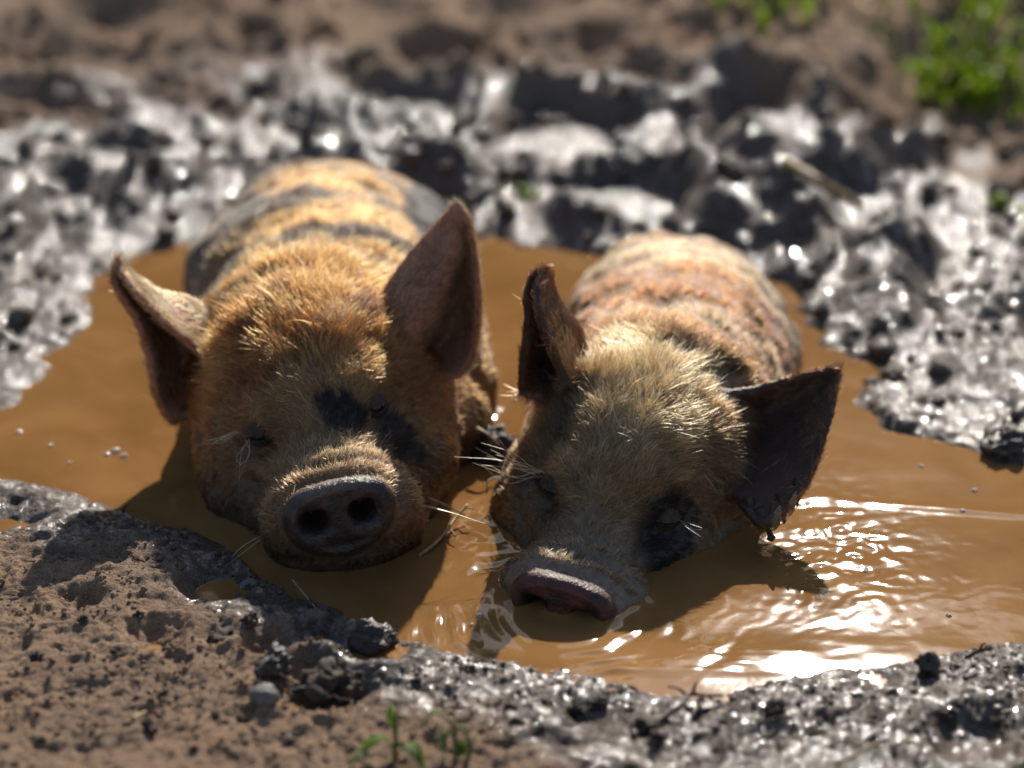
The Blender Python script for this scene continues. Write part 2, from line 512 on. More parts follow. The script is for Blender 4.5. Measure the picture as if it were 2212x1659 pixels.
def make_piglet(name, P):
    Hp, Rm, s = np.array(P['pos']), head_matrix(*[math.radians(a) for a in P['rot']]), P['scale']
    to_world = lambda q: (np.asarray(q, float) * s) @ Rm.T + Hp
    to_local = lambda w: ((w - Hp) @ Rm) / s
    rows = []
    for (y, hw, zt, zb, pr) in HEAD:
        c = to_world((0, y, (zt + zb) / 2))
        rows.append([*c, *Rm[:, 0], *Rm[:, 2], hw * s, (zt - zb) / 2 * s, pr])
    for (bx, by, hw, zt, zb) in P['body']:
        rows.append([bx, by, (zt + zb) / 2, *P['bx'], 0, 0, 1, hw, (zt - zb) / 2, .04])
    R = catmull(rows, 330)
    na = 112
    th = np.linspace(0, 2 * math.pi, na, endpoint=False)
    ca, sa = np.cos(th), np.sin(th); e = 2 / 2.25
    cx, cz = np.sign(ca) * np.abs(ca) ** e, np.sign(sa) * np.abs(sa) ** e
    pear = np.clip(R[:, 11], -.3, .4)
    cxr = cx[None, :] * (1 - pear[:, None] * cz[None, :])
    ax = R[:, 3:6] / np.linalg.norm(R[:, 3:6], axis=1)[:, None]; az = R[:, 6:9] / np.linalg.norm(R[:, 6:9], axis=1)[:, None]
    off = ax[:, None] * (cxr[:, :, None] * R[:, 9, None, None]) + az[:, None] * (cz[None, :, None] * R[:, 10, None, None])
    V = R[:, None, :3] + off                                        # rings x around x 3
    for (c_, r_, v_) in P.get('swell', []):
        V = V + np.exp(-(((V - np.array(c_)) / np.array(r_)) ** 2).sum(2))[..., None] * np.array(v_)
    # shape the face in head coordinates
    L = to_local(V.reshape(-1, 3)); out = off.reshape(-1, 3) @ Rm; out /= np.linalg.norm(out, axis=1)[:, None]
    d = np.zeros(len(L))
    def bumpf(c, r, a):
        r = np.broadcast_to(r, 3)
        nonlocal d
        d = d + a * np.exp(-(((L - np.array(c)) / r) ** 2).sum(1))
    for sx in (-1, 1):
        bumpf((sx * .050, .116, .012), (.020, .017, .010), -.010)
        bumpf((sx * .044, .103, .034), (.022, .011, .012), .009)
        bumpf((sx * .046, .118, .0265), (.018, .010, .0045), .0045)
        bumpf((sx * .074, .050, -.030), (.04, .04, .04), .008)
        bumpf((sx * .072, .098, -.042), (.03, .024, .026), .013)
        bumpf((sx * .054, .130, -.003), (.02, .013, .006), .007)
        bumpf((sx * .056, .128, -.016), (.02, .014, .0045), -.006)
        bumpf((sx * .054, .147, -.032), (.020, .010, .035), -.012)
        bumpf((sx * .042, .178, -.028), (.02, .020, .02), .006)
        bumpf((sx * .036, .194, -.048), (.022, .02, .006), -.006)
    bumpf((0, .150, .030), (.030, .026, .02), -.003)
    bumpf((0, .085, .065), (.012, .03, .02), -.003)
    bumpf((0, .1935, .010), (.036, .0045, .02), -.0035)
    bumpf((0, .184, .012), (.036, .005, .02), .003)
    bumpf((0, .1745, .014), (.038, .0042, .02), -.0035)
    bumpf((0, .166, .016), (.036, .005, .02), .002)
    bumpf((0, .157, .018), (.034, .004, .02), -.0018)
    d += .0050 * fbm3(L * 26, 3, 5) * smooth(.25, .15, L[:, 1])
    wl = V.reshape(-1, 3)
    d += .004 * fbm3(wl * 14, 2, 8) * smooth(.0, -.05, L[:, 1])
    Vf = (wl + (out * d[:, None] * s) @ Rm.T).reshape(V.shape)
    nr = len(Vf)
    verts, faces = [Vf.reshape(-1, 3)], [grid_faces(nr, na, True)]
    # snout disc with nostrils
    k = 16; c0 = Vf[0].mean(0); prev0 = 0
    cap = []
    for j in range(1, k):
        t = 1 - j / k
        ring = c0 + (Vf[0] - c0) * t
        l = to_local(ring)
        q = l[:, 1] * 0
        for sx in (-1, 1):
            q -= .024 * np.exp(-(np.abs((l[:, 0] - sx * .0165) / (.0088 * P['nostril'])) ** 3 + np.abs((l[:, 2] + .010) / (.0078 * P['nostril'])) ** 3))
        q += .0022 * (1 - t ** 2) + .0022 * np.exp(-((t - .93) / .07) ** 2) - .0015 * np.exp(-(l[:, 0] / .003) ** 2) * smooth(.0, -.02, l[:, 2])
        q -= .004 * smooth(-.024, -.036, l[:, 2])
        l[:, 1] += q
        cap.append(to_world(l))
    base = nr * na
    verts += cap
    idx0 = np.arange(na)
    for j in range(k - 1):
        a = idx0 if j == 0 else base + (j - 1) * na + idx0
        b = base + j * na + idx0
        faces.append(np.stack([a, b, np.roll(b, -1), np.roll(a, -1)], -1))
    tot = base + (k - 1) * na
    verts.append(cap[-1].mean(0)[None]); last = base + (k - 2) * na + idx0
    verts.append(Vf[-1].mean(0)[None]); rump = (nr - 1) * na + idx0
    tri = [np.stack([last, np.full(na, tot), np.roll(last, -1)], -1), np.stack([rump, np.roll(rump, -1), np.full(na, tot + 1)], -1)]
    F = [tuple(int(i) for i in f) for f in np.concatenate(faces)] + [tuple(int(i) for i in f) for f in np.concatenate(tri)]
    Vall = np.concatenate(verts)
    ears = []
    for curves in P['ears']:
        S = ear_points(curves, Hp + Rm[:, 2] * .01, P['ear_dy'])
        v, f, N = ear_solid(S, .010, .0042)
        n0 = len(Vall)
        Vall = np.concatenate([Vall, v]); F += [tuple(int(i) + n0 for i in q) for q in f]
        ears.append((S, N))
    raw = mesh_np('raw', Vall, F)
    tmp = obj('raw', raw)
    md = tmp.modifiers.new('r', 'REMESH'); md.mode = 'VOXEL'; md.voxel_size = .0021; md.use_smooth_shade = True
    ms = tmp.modifiers.new('s', 'SMOOTH'); ms.factor = .5; ms.iterations = 3
    dg = bpy.context.evaluated_depsgraph_get()
    body = bpy.data.meshes.new_from_object(tmp.evaluated_get(dg))
    bpy.data.objects.remove(tmp); bpy.data.meshes.remove(raw)
    body.name = 'body'
    nv = len(body.vertices)
    W = np.empty(nv * 3, np.float32); body.vertices.foreach_get('co', W); W = W.reshape(-1, 3).astype(float)
    NN = np.empty(nv * 3, np.float32); body.vertex_normals.foreach_get('vector', NN); NN = NN.reshape(-1, 3).astype(float)
    body.polygons.foreach_set('use_smooth', np.ones(len(body.polygons), bool))
    Lb = to_local(W)
    # which vertices are ear, how far along, inner or outer side
    ear_u = np.full(nv, -1.0); inner = np.zeros(nv); tipdir = np.zeros((nv, 3)); ear_id = np.full(nv, -1)
    for ei, (S, N) in enumerate(ears):
        nu, nw = S.shape[:2]
        kd = kdtree.KDTree(nu * nw)
        fl = S.reshape(-1, 3)
        for i, p in enumerate(fl): kd.insert(p, i)
        kd.balance()
        near = np.where(np.linalg.norm(W - S.mean((0, 1)), axis=1) < .16)[0]
        flow = np.gradient(S, axis=0).reshape(-1, 3); cen = S.mean(1)
        for i in near:
            _, j, dist = kd.find(W[i])
            if dist < .0075 and j // nw > 1:
                iu, iv = divmod(j, nw)
                ear_u[i] = iu / nu; tipdir[i] = flow[j]; ear_id[i] = ei
                conc = S[iu, 0] * .5 + S[iu, -1] * .5 - S[iu, nw // 2]
                inner[i] = 1.0 if (NN[i] @ conc) > 0 else 0.0
    tint, skin, wet, length, dens = P['look'](W, Lb, NN, ear_u, inner, ear_id)
    attr(body, 'tint', skin, 'FLOAT_COLOR'); attr(body, 'wet', wet); attr(body, 'thin', (ear_u > .12) * 1.0)
    root = bpy.data.objects.new(name, None); col.objects.link(root)
    root.location = (P['pos'][0], P['pos'][1], -.1)
    off0 = Vector(root.location)
    bo = obj('body', body, SKIN, root); bo.matrix_parent_inverse.identity(); bo.location = -off0
    # eyes
    for c in EYES:
        c = np.array(c) * [P['eye_x'], 1, 1]
        V_, F_ = [], []
        for i in range(9):
            for j in range(14):
                a, b = math.pi * i / 8, 2 * math.pi * j / 14
                V_.append((math.sin(a) * math.cos(b) * .0085, math.sin(a) * math.sin(b) * .0085, math.cos(a) * .0085))
        eo = obj('eye', mesh_np('eye', np.array(V_), grid_faces(9, 14, True)), EYE, root)
        ec = to_world(c - np.array([np.sign(c[0]) * .0090, .0085, .0015]))
        eo.location = Vector(ec) - off0
        o_ = Rm @ np.array([np.sign(c[0]) * .62, .75, .12]); o_ /= np.linalg.norm(o_)
        u_ = Rm[:, 2] - (Rm[:, 2] @ o_) * o_; u_ /= np.linalg.norm(u_); t_ = np.cross(o_, u_)
        for (e0, e1) in P['lids']:  # two lids on each eye
            L_ = []
            for rad in (.0102, .0088):
                for i in range(9):
                    for j in range(17):
                        az_ = math.radians(-100 + 200 * j / 16)
                        el = math.radians(e0 + (e1 - e0) * i / 8) * (1 if i else (.75 + .25 * math.cos(az_)))
                        L_.append((math.cos(el) * (math.cos(az_) * o_ + math.sin(az_) * t_) + math.sin(el) * u_) * (rad + .0012 * math.exp(-i * .8) * (rad > .0095)))
            f_ = grid_faces(9, 17); nL = 9 * 17
            rim = np.stack([np.arange(16), np.arange(1, 17), np.arange(1, 17) + nL, np.arange(16) + nL], -1)
            lo = obj('eyelid', mesh_np('eyelid', np.array(L_), np.concatenate([f_, f_[:, ::-1] + nL, rim])), LID, eo)
    # ---------------- fur
    me = body; me.calc_loop_triangles()
    nt = len(me.loop_triangles); T = np.empty(nt * 3, np.int32); me.loop_triangles.foreach_get('vertices', T); T = T.reshape(-1, 3)
    A, B, C_ = W[T[:, 0]], W[T[:, 1]], W[T[:, 2]]
    area = np.linalg.norm(np.cross(B - A, C_ - A), axis=1) * .5
    wgt = area * dens[T].mean(1)
    r = np.random.default_rng(P['seed'])
    n = P['hairs']
    pick = r.choice(nt, n, p=wgt / wgt.sum())
    b1 = np.sqrt(r.random(n)); b2 = r.random(n)
    w0, w1, w2 = (1 - b1)[:, None], (b1 * (1 - b2))[:, None], (b1 * b2)[:, None]
    it = lambda arr: (arr[T[pick, 0]] * w0.reshape(-1, *([1] * (arr.ndim - 1))) + arr[T[pick, 1]] * w1.reshape(-1, *([1] * (arr.ndim - 1))) + arr[T[pick, 2]] * w2.reshape(-1, *([1] * (arr.ndim - 1))))
    p0 = it(W); nn = it(NN); nn /= np.linalg.norm(nn, axis=1)[:, None]
    tc = it(tint); ln = it(length); wt = it(wet); eu = it(ear_u); td = it(tipdir)
    lp = to_local(p0)
    Fw, Rw, Uw = Rm[:, 1], Rm[:, 0], Rm[:, 2]
    back = -Fw[None] * np.ones((n, 1)) + Rw[None] * (np.sign(lp[:, 0]) * smooth(.0, .06, np.abs(lp[:, 0])) * .55)[:, None]
    side = smooth(.015, -.05, lp[:, 2])[:, None]
    back = back * (1 - .5 * side) - Uw[None] * side * .8
    bodym = smooth(-.02, -.07, lp[:, 1])[:, None]
    back = back * (1 - bodym) + np.array([[0, 1, -.15]]) * bodym
    ear = (eu > 0)[:, None]
    tdn = td / np.maximum(np.linalg.norm(td, axis=1), 1e-9)[:, None]
    back = np.where(ear, tdn, back)
    flow = back + .65 * np.stack([noise3(p0 * 45, 3), noise3(p0 * 45, 4), noise3(p0 * 45, 5)], -1) + .30 * r.normal(size=(n, 3))
    tan = flow - (flow * nn).sum(1)[:, None] * nn
    tan /= np.linalg.norm(tan, axis=1)[:, None] + 1e-9
    lift = (P['lift'] * (1 - .55 * wt) * np.where(ear[:, 0], .55, 1) * (1 - .5 * bodym[:, 0]) * (.7 + .6 * r.random(n)))[:, None]
    # damp hair gathers in pointed locks
    guard = r.random(n) < .07
    ln = ln * (.55 + .75 * r.random(n) ** 1.5) * np.where(guard, 1.4, 1)
    d0 = tan * np.cos(lift) + nn * np.sin(lift)
    npt = 5
    pts = np.zeros((n, npt, 3)); pts[:, 0] = p0 - nn * .0006
    cur = d0
    for k2 in range(1, npt):
        pts[:, k2] = pts[:, k2 - 1] + cur * (ln / (npt - 1))[:, None]
        cur = cur + np.array([0, 0, -.10]) + tan * .10 + .09 * r.normal(size=(n, 3))
        cur /= np.linalg.norm(cur, axis=1)[:, None]
    # neighbouring bristles lean together into locks, more so where they are damp
    nc = n // 20
    kd = kdtree.KDTree(nc)
    for i in range(nc): kd.insert(p0[i], i)
    kd.balance()
    gi = np.array([kd.find(p)[1] for p in p0])
    cl = np.clip(P['clump'] + .55 * wt, 0, .92) * (.5 + .5 * r.random(n)) * np.where(guard, .4, 1)
    near_ = np.linalg.norm(p0[gi] - p0, axis=1) < .010
    f = (np.linspace(0, 1, npt)[None, :] ** 1.3) * (cl * near_)[:, None]
    pts = pts * (1 - f[..., None]) + pts[gi] * f[..., None]
    hc = bpy.data.hair_curves.new('fur'); hc.add_curves([npt] * n)
    hc.points.foreach_set('position', pts.astype(np.float32).ravel())
    rad = P['hair_r'] * np.array([1, .95, .8, .55, .18])[None, :] * (.7 + .6 * r.random(n))[:, None] * np.where(bodym > .5, 1.6, 1) * np.where(guard, 1.3, 1)[:, None]
    if 'radius' not in hc.attributes: hc.attributes.new('radius', 'FLOAT', 'POINT')
    hc.attributes['radius'].data.foreach_set('value', rad.astype(np.float32).ravel())
    jit = np.where(r.random((n, 1)) < .11, .30, 1.0) * np.exp(.45 * r.normal(size=(n, 1)) + .35 * noise3(p0 * 120, 7)[:, None])
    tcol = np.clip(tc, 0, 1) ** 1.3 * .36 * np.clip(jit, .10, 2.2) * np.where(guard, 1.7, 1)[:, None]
    grad = np.array([.55, .75, .95, 1.15, 1.3])[None, :, None]            # depth painted into the tint: dark roots, paler tips
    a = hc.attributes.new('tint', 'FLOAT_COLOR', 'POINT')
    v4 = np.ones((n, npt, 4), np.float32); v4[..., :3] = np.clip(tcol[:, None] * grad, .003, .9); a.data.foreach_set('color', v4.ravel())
    fo = obj('fur', hc, FUR, root); fo.location = -off0; fo['kind'] = 'stuff'
    # ---------------- long lashes and whiskers, each strand laid out in head coordinates
    whisk = P.get('whiskers', [])
    if whisk:
        cur_pts, rr = [], []
        for (a_, b_, c_, cnt, spread) in whisk:
            for _ in range(cnt):
                j = r.normal(size=(3, 3)) * spread
                cur_pts.append(catmull([to_world(np.array(a_) + j[0] * .35), to_world(np.array(b_) + j[1]), to_world(np.array(c_) + j[2] * 1.6)], 6))
        hw_ = bpy.data.hair_curves.new('eyelash'); hw_.add_curves([6] * len(cur_pts))
        hw_.points.foreach_set('position', np.array(cur_pts, np.float32).ravel())
        if 'radius' not in hw_.attributes: hw_.attributes.new('radius', 'FLOAT', 'POINT')
        hw_.attributes['radius'].data.foreach_set('value', np.tile(np.array([.00022, .00022, .00019, .00015, .00010, .00004], np.float32), len(cur_pts)))
        a = hw_.attributes.new('tint', 'FLOAT_COLOR', 'CURVE')
        v4 = np.ones((len(cur_pts), 4), np.float32); v4[:, :3] = (.50, .34, .17); a.data.foreach_set('color', v4.ravel())
        wo = obj('eyelash', hw_, FUR, root); wo.location = -off0; wo['kind'] = 'stuff'
    if P.get('report'):
        f_ = 1106 / math.tan(HALF_FOV)
        for q in EYES + [(0, .215, -.012), (0, 0, .081)]:
            w = to_world(q) - CAM; z = w @ FWD
            print(name, q, round(1106 + f_ * (w @ RGT) / z), round(829.5 - f_ * (w @ UPV) / z))
    return root

def g3(L, c, r):
    return np.exp(-(((L - np.array(c)) / np.broadcast_to(r, 3)) ** 2).sum(1))

def lerp(a, b, t):
    return np.asarray(a) * (1 - t[:, None]) + np.asarray(b) * t[:, None]

def common_masks(W, L, eu, inner):
    disc = smooth(.2005, .205, L[:, 1]) * (np.abs(L[:, 0]) < .06)
    nos = (np.abs(np.abs(L[:, 0]) - .0165) < .0115) & (np.abs(L[:, 2] + .010) < .0105) & (L[:, 1] > .17)
    disc = np.maximum(disc, nos * 1.0)
    lid = np.maximum(g3(L, (-.052, .113, .012), (.014, .016, .010)), g3(L, (.052, .113, .012), (.014, .016, .010)))
    wetline = smooth(.058, .008, W[:, 2] + .016 * fbm3(W * 32, 2, 2))
    return disc, lid, wetline, nos

def look_left(W, L, N, eu, inner, eid):
    n = len(W); disc, lid, wl, nos = common_masks(W, L, eu, inner)
    gold, ginger, dark, grey, brown = (.64, .345, .125), (.46, .21, .075), (.030, .024, .022), (.16, .13, .11), (.20, .115, .06)
    nz = fbm3(L * 26, 3, 12)
    t = np.tile(np.array(ginger), (n, 1))
    t = lerp(t, gold, smooth(-.5, .6, nz) * .8 + .2 * smooth(.1, 0, L[:, 1]))
    # face: browner and greyer down the cheeks and muzzle
    face = smooth(.085, .15, L[:, 1] + .01 * nz)
    t = lerp(t, (.52, .34, .19), face * .8)
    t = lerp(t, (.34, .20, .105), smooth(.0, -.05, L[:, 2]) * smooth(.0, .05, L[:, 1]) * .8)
    # sunlit tuft above the snout, its light painted into the fur tint
    t = lerp(t, (.72, .48, .22), g3(L, (.004, .165, .022), (.017, .012, .02)))
    warp = L + .007 * np.stack([fbm3(L * 75, 3, 1), fbm3(L * 75, 3, 2), fbm3(L * 75, 3, 3)], -1)
    pt = np.maximum.reduce([smooth(.45, .6, g3(warp, (.020, .132, .03), (.026, .020, .035))), smooth(.35, .6, g3(warp, (.060, .130, -.004), (.022, .030, .032))),
                            .7 * smooth(.4, .6, g3(warp, (.05, .045, .07), (.018, .018, .03))), smooth(.4, .6, g3(warp, (-.046, .12, .010), (.016, .016, .010))),
                            .55 * smooth(.4, .6, g3(warp, (-.012, .03, .08), (.014, .016, .03)))])
    t = lerp(t, dark, np.clip(pt, 0, 1))
    # back: gold with broken grey-black bands across it
    bm = smooth(.01, -.05, L[:, 1])
    by, bx = W[:, 1], W[:, 0]
    band = .75 * np.sin(by * 72 + 2.6 * noise3(W * 10, 4) + 5 * bx) - .35 + .9 * fbm3(np.stack([bx * 16, by * 9, W[:, 2] * 12], -1), 2, 17)
    back = lerp(np.tile(np.array((.68, .38, .145)), (n, 1)), (.085, .066, .058), smooth(.02, .25, band) * .95)
    left = smooth(-.185, -.25, bx + .03 * noise3(W * 12, 6))
    back = lerp(back, (.17, .15, .13), left * .9 * smooth(-.02, .14, by))
    back = lerp(back, (.05, .045, .045), smooth(.3, .5, g3(W, (-.060, .17, .09), (.035, .11, .07))))
    back = lerp(back, (.36, .22, .10), smooth(.05, .0, W[:, 2]) * .6)
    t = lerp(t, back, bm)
    ear = eu > 0
    te = lerp(np.tile(np.array((.78, .55, .32)), (n, 1)), (.44, .29, .17), smooth(-.2, .5, fbm3(W * 50, 2, 9)))
    te = lerp(te, (.62, .50, .32), smooth(.75, .95, eu) * .8)
    te = np.where((inner > .5)[:, None], te * .8, te)
    sp = smooth(.30, .55, fbm3(L * 42, 3, 61)) * (.35 + .65 * smooth(.03, -.02, L[:, 2]))
    t = lerp(t, (.16, .105, .065), sp * .5)
    t = np.where(ear[:, None], te, t)
    t = lerp(t, t * .40, wl * .9)
    skin = t * (.42 + .35 * bm)[:, None] + np.array((.03, .018, .012))
    skin = np.where((ear & (inner > .5))[:, None], np.array((.50, .22, .14)), skin)
    discc = lerp(np.tile(np.array((.030, .022, .024)), (n, 1)), (.075, .050, .045), smooth(-.1, .6, fbm3(L * 120, 3, 3)))
    discc = lerp(discc, (.26, .19, .14), smooth(.006, .016, L[:, 2]) * .9)  # paler upper rim, sunlight on the edge put into the colour
    discc = np.where((nos & (L[:, 1] < .211))[:, None], np.array((.02, .010, .009)), discc); skin = lerp(skin, discc, disc); skin = lerp(skin, (.02, .014, .012), lid)
    wet = np.clip(wl * .9 + disc * (.85 + .4 * fbm3(L * 60, 2, 14)) + .12, 0, 1.2)
    length = .0085 + .011 * smooth(.14, .03, L[:, 1]) * smooth(-.02, .06, L[:, 2])
    length = np.where(ear, np.where(inner > .5, .009, .010), length)
    length = length * (1 - .55 * lid)
    dens = np.where(W[:, 2] > -.012, 1.0, 0.0) * (1 - disc) * (1 - .9 * smooth(.45, .75, lid))
    dens *= np.where(ear, np.where(inner > .5, .9, 1.4), 1) * np.where(L[:, 1] < -.07, .6, 1) * (1 - .5 * smooth(.185, .20, L[:, 1]))
    return t, skin, wet, length, dens

def look_right(W, L, N, eu, inner, eid):
    n = len(W); disc, lid, wl, nos = common_masks(W, L, eu, inner)
    nz = fbm3(L * 24, 3, 32)
    t = lerp(np.tile(np.array((.56, .34, .165)), (n, 1)), (.78, .54, .29), smooth(-.5, .5, nz))
    mid = g3(L, (.0, .05, .08), (.035, .06, .05))
    t = lerp(t, (.82, .60, .34), mid * .8)
    side = smooth(.035, .07, np.abs(L[:, 0]))
    t = lerp(t, (.40, .23, .125), side * .7 * smooth(.13, .06, L[:, 1]))
    t = lerp(t, (.66, .50, .34), smooth(.12, .165, L[:, 1]) * .6)
    warp = L + .007 * np.stack([fbm3(L * 75, 3, 1), fbm3(L * 75, 3, 2), fbm3(L * 75, 3, 3)], -1)
    pt = np.maximum.reduce([smooth(.3, .6, g3(warp, (.050, .122, .012), (.032, .034, .032))), smooth(.35, .6, g3(warp, (-.052, .112, .012), (.014, .016, .012))),
                            .75 * smooth(.4, .6, g3(warp, (.026, -.01, .08), (.03, .022, .04))), .55 * smooth(.4, .6, g3(warp, (-.045, .07, .06), (.012, .03, .03))),
                            .45 * smooth(.4, .6, g3(warp, (.062, .045, .06), (.02, .03, .03)))])
    t = lerp(t, (.030, .022, .020), np.clip(pt, 0, 1))
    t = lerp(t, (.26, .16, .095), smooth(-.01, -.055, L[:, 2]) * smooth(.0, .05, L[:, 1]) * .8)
    bm = smooth(.0, -.05, L[:, 1])
    by, bx = W[:, 1], W[:, 0]
    k = by + .03 * noise3(W * 8, 6) - .25 * (bx - .14) ** 2 / .1
    back = np.tile(np.array((.40, .185, .075)), (n, 1))
    back = lerp(back, (.17, .10, .06), smooth(-.1, .6, fbm3(W * 9, 2, 44)) * .6)
    for c, wd, a in ((.030, .011, .95), (.095, .019, 1.0), (.165, .022, .9)):
        back = lerp(back, (.90, .68, .40), a * np.exp(-((k - c) / wd) ** 2))
    back = lerp(back, (.36, .27, .19), smooth(.17, .21, bx) * smooth(-.02, .06, by) * .5)
    back = lerp(back, (.26, .15, .08), smooth(.05, .01, W[:, 2]) * .6)
    back = lerp(back, (.55, .42, .27), np.exp(-((by + .085) / .02) ** 2) * .6)
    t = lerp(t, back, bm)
    ear = eu > 0
    te = lerp(np.tile(np.array((.62, .30, .14)), (n, 1)), (.24, .12, .065), smooth(-.2, .5, fbm3(W * 50, 2, 9)))
    te = np.where((inner > .5)[:, None] | (eid == 1)[:, None], te * .8, te)
    sp = smooth(.30, .55, fbm3(L * 42, 3, 63)) * (.35 + .65 * smooth(.03, -.02, L[:, 2]))
    t = lerp(t, (.16, .105, .065), sp * .5)
    t = np.where(ear[:, None], te, t)
    t = lerp(t, t * .50, wl * .8)
    skin = t * (.40 + .35 * bm)[:, None] + np.array((.025, .016, .012))
    skin = np.where((ear & (inner > .5))[:, None], np.array((.07, .034, .022)), skin)
    discc = lerp(np.tile(np.array((.13, .042, .032)), (n, 1)), (.045, .020, .017), smooth(-.1, .4, fbm3(L * 80, 2, 3) - 14 * (L[:, 2] + .006)))
    discc = np.where((nos & (L[:, 1] < .211))[:, None], np.array((.02, .010, .009)), discc); skin = lerp(skin, discc, disc); skin = lerp(skin, (.018, .013, .012), lid)
    skin = lerp(skin, (.30, .215, .16), smooth(.16, .187, L[:, 1]) * (1 - disc) * .8)
    wet = np.clip(wl * .9 + disc * .7 + .15 + .25 * smooth(.0, -.04, L[:, 1]) + .9 * g3(L, (.05, -.01, .07), (.035, .035, .05)), 0, 1)
    length = .0090 + .011 * smooth(.13, .03, L[:, 1]) * smooth(-.03, .05, L[:, 2])
    length = np.where(ear, np.where(inner > .5, .008, .009), length)
    length = length * (1 - .5 * lid)
    dens = np.where(W[:, 2] > -.012, 1.0, 0.0) * (1 - disc) * (1 - .9 * smooth(.45, .75, lid))
    dens *= np.where(ear, np.where(inner > .5, .9, 1.4), 1) * np.where(L[:, 1] < -.07, .6, 1) * (1 - .4 * smooth(.185, .198, L[:, 1]))
    return t, skin, wet, length, dens

LEFT = dict(
    pos=(-.153, -.127, .0640), rot=(9.3, 0.5, -10.7), ear_dy=-.018, scale=1.0, bx=(1, 0, 0), eye_x=1.0, seed=1, swell=[((-.055, -.095, -.01), (.045, .055, .07), (.050, -.025, .012))], nostril=.88, lids=((14, 88), (-16, -88)), hairs=125000, hair_r=.00019, lift=.46, clump=.24,
    body=[(-.136, -.035, .118, .118, -.11), (-.140, .040, .126, .118, -.12), (-.154, .11, .127, .117, -.13), (-.157, .18, .130, .113, -.13),
          (-.160, .25, .120, .102, -.12), (-.162, .31, .095, .076, -.11), (-.163, .345, .06, .05, -.09), (-.163, .365, .02, .0, -.05)],
    ears=[[  # ear on the viewer's left, folded so that its leading rim faces forward
        [(365, 915, -.130), (334, 850, -.135), (320, 770, -.135), (298, 700, -.130), (262, 640, -.125), (242, 595, -.120), (250, 562, -.115)],
        [(420, 860, -.100), (395, 790, -.085), (362, 720, -.080), (318, 665, -.085), (273, 622, -.100), (253, 590, -.110), (251, 561, -.115)],
        [(455, 690, -.090), (410, 655, -.085), (345, 636, -.085), (295, 605, -.090), (270, 580, -.100), (258, 566, -.110), (253, 559, -.115)],
        [(475, 800, -.140), (430, 765, -.145), (370, 712, -.145), (310, 650, -.140), (272, 606, -.130), (257, 580, -.120), (253, 560, -.115)]],
        [[(800, 705, -.120), (830, 625, -.115), (880, 552, -.105), (935, 488, -.100), (984, 434, -.095)],
         [(845, 800, -.142), (892, 715, -.136), (932, 650, -.128), (966, 580, -.116), (984, 515, -.107), (987, 435, -.096)],
         [(880, 800, -.105), (945, 740, -.083), (986, 670, -.078), (1006, 590, -.084), (1002, 505, -.094), (989, 435, -.095)],
         [(900, 812, -.125), (985, 815, -.130), (1026, 755, -.125), (1033, 620, -.118), (1016, 485, -.105), (990, 435, -.095)]]],
    look=look_left, report=True,
    whiskers=[((-.056, .110, .020), (-.068, .120, .022), (-.080, .124, .023), 7, .002), ((-.050, .122, .018), (-.054, .136, .012), (-.062, .142, .000), 4, .003),
              ((.045, .175, -.03), (.068, .190, -.036), (.092, .196, -.046), 2, .004), ((-.045, .170, -.03), (-.07, .180, -.036), (-.09, .18, -.046), 2, .004)])
RIGHT = dict(
    ear_dy=-.008, pos=(.1000, -.1800, .0330), rot=(-19, 6, 8), scale=.985, bx=(.985, -.17, 0), eye_x=1.0, seed=2, nostril=.72, lids=((6, 88), (-10, -88)), hairs=125000, hair_r=.00019, lift=.42, clump=.36,
    body=[(.116, -.085, .094, .098, -.11), (.124, -.035, .101, .096, -.12), (.131, .025, .105, .091, -.12), (.138, .085, .103, .083, -.12),
          (.144, .145, .092, .074, -.12), (.149, .195, .068, .050, -.10), (.151, .225, .04, .03, -.08), (.152, .24, .015, -.01, -.05)],
    ears=[[
        [(1122, 850, -.190), (1128, 770, -.195), (1139, 690, -.190), (1136, 632, -.185), (1150, 588, -.180), (1172, 574, -.175)],
        [(1190, 830, -.165), (1172, 755, -.165), (1160, 690, -.165), (1155, 640, -.168), (1165, 600, -.173), (1174, 574, -.176)],
        [(1265, 768, -.160), (1242, 712, -.158), (1207, 662, -.160), (1191, 622, -.165), (1190, 598, -.170), (1178, 574, -.175)],
        [(1222, 830, -.215), (1192, 760, -.213), (1166, 690, -.208), (1158, 640, -.200), (1163, 605, -.190), (1175, 575, -.178)]],
        [[(1530, 850, -.205), (1620, 838, -.198), (1700, 815, -.190), (1770, 797, -.190), (1812, 790, -.190)],
         [(1555, 950, -.195), (1620, 925, -.185), (1690, 890, -.185), (1760, 845, -.186), (1815, 794, -.190)],
         [(1565, 1050, -.245), (1640, 1138, -.285), (1700, 1105, -.275), (1748, 1045, -.256), (1780, 960, -.235), (1805, 870, -.212), (1817, 796, -.190)]]],
    look=look_right, report=True,
    whiskers=[((-.052, .108, .024), (-.066, .120, .028), (-.088, .128, .034), 14, .005), ((.054, .116, .022), (.062, .128, .026), (.072, .134, .026), 5, .003),
              ((.045, .170, -.03), (.07, .180, -.036), (.09, .18, -.046), 2, .004)])
pa = tag(make_piglet('piglet', LEFT), 'ginger piglet with dark snout and tall upright ears lying in muddy puddle', 'pig', 'piglets wallowing in the puddle')
pb = tag(make_piglet('piglet', RIGHT), 'wet buff and brown piglet with pink snout in water and dripping drooped ear', 'pig', 'piglets wallowing in the puddle')


# ------------------------------------------------------------------ wet tufts and drops on the drooped ear
def lathe_drop(top, tip, r0, n=12, sides=10, power=1.0, bead=0.0):
    pts = np.linspace(top, tip, n); t = np.linspace(0, 1, n)
    rad = r0 * (1 - t) ** power + bead * np.exp(-((t - .90) / .07) ** 2) + .0003
    return tube(pts, rad, sides)

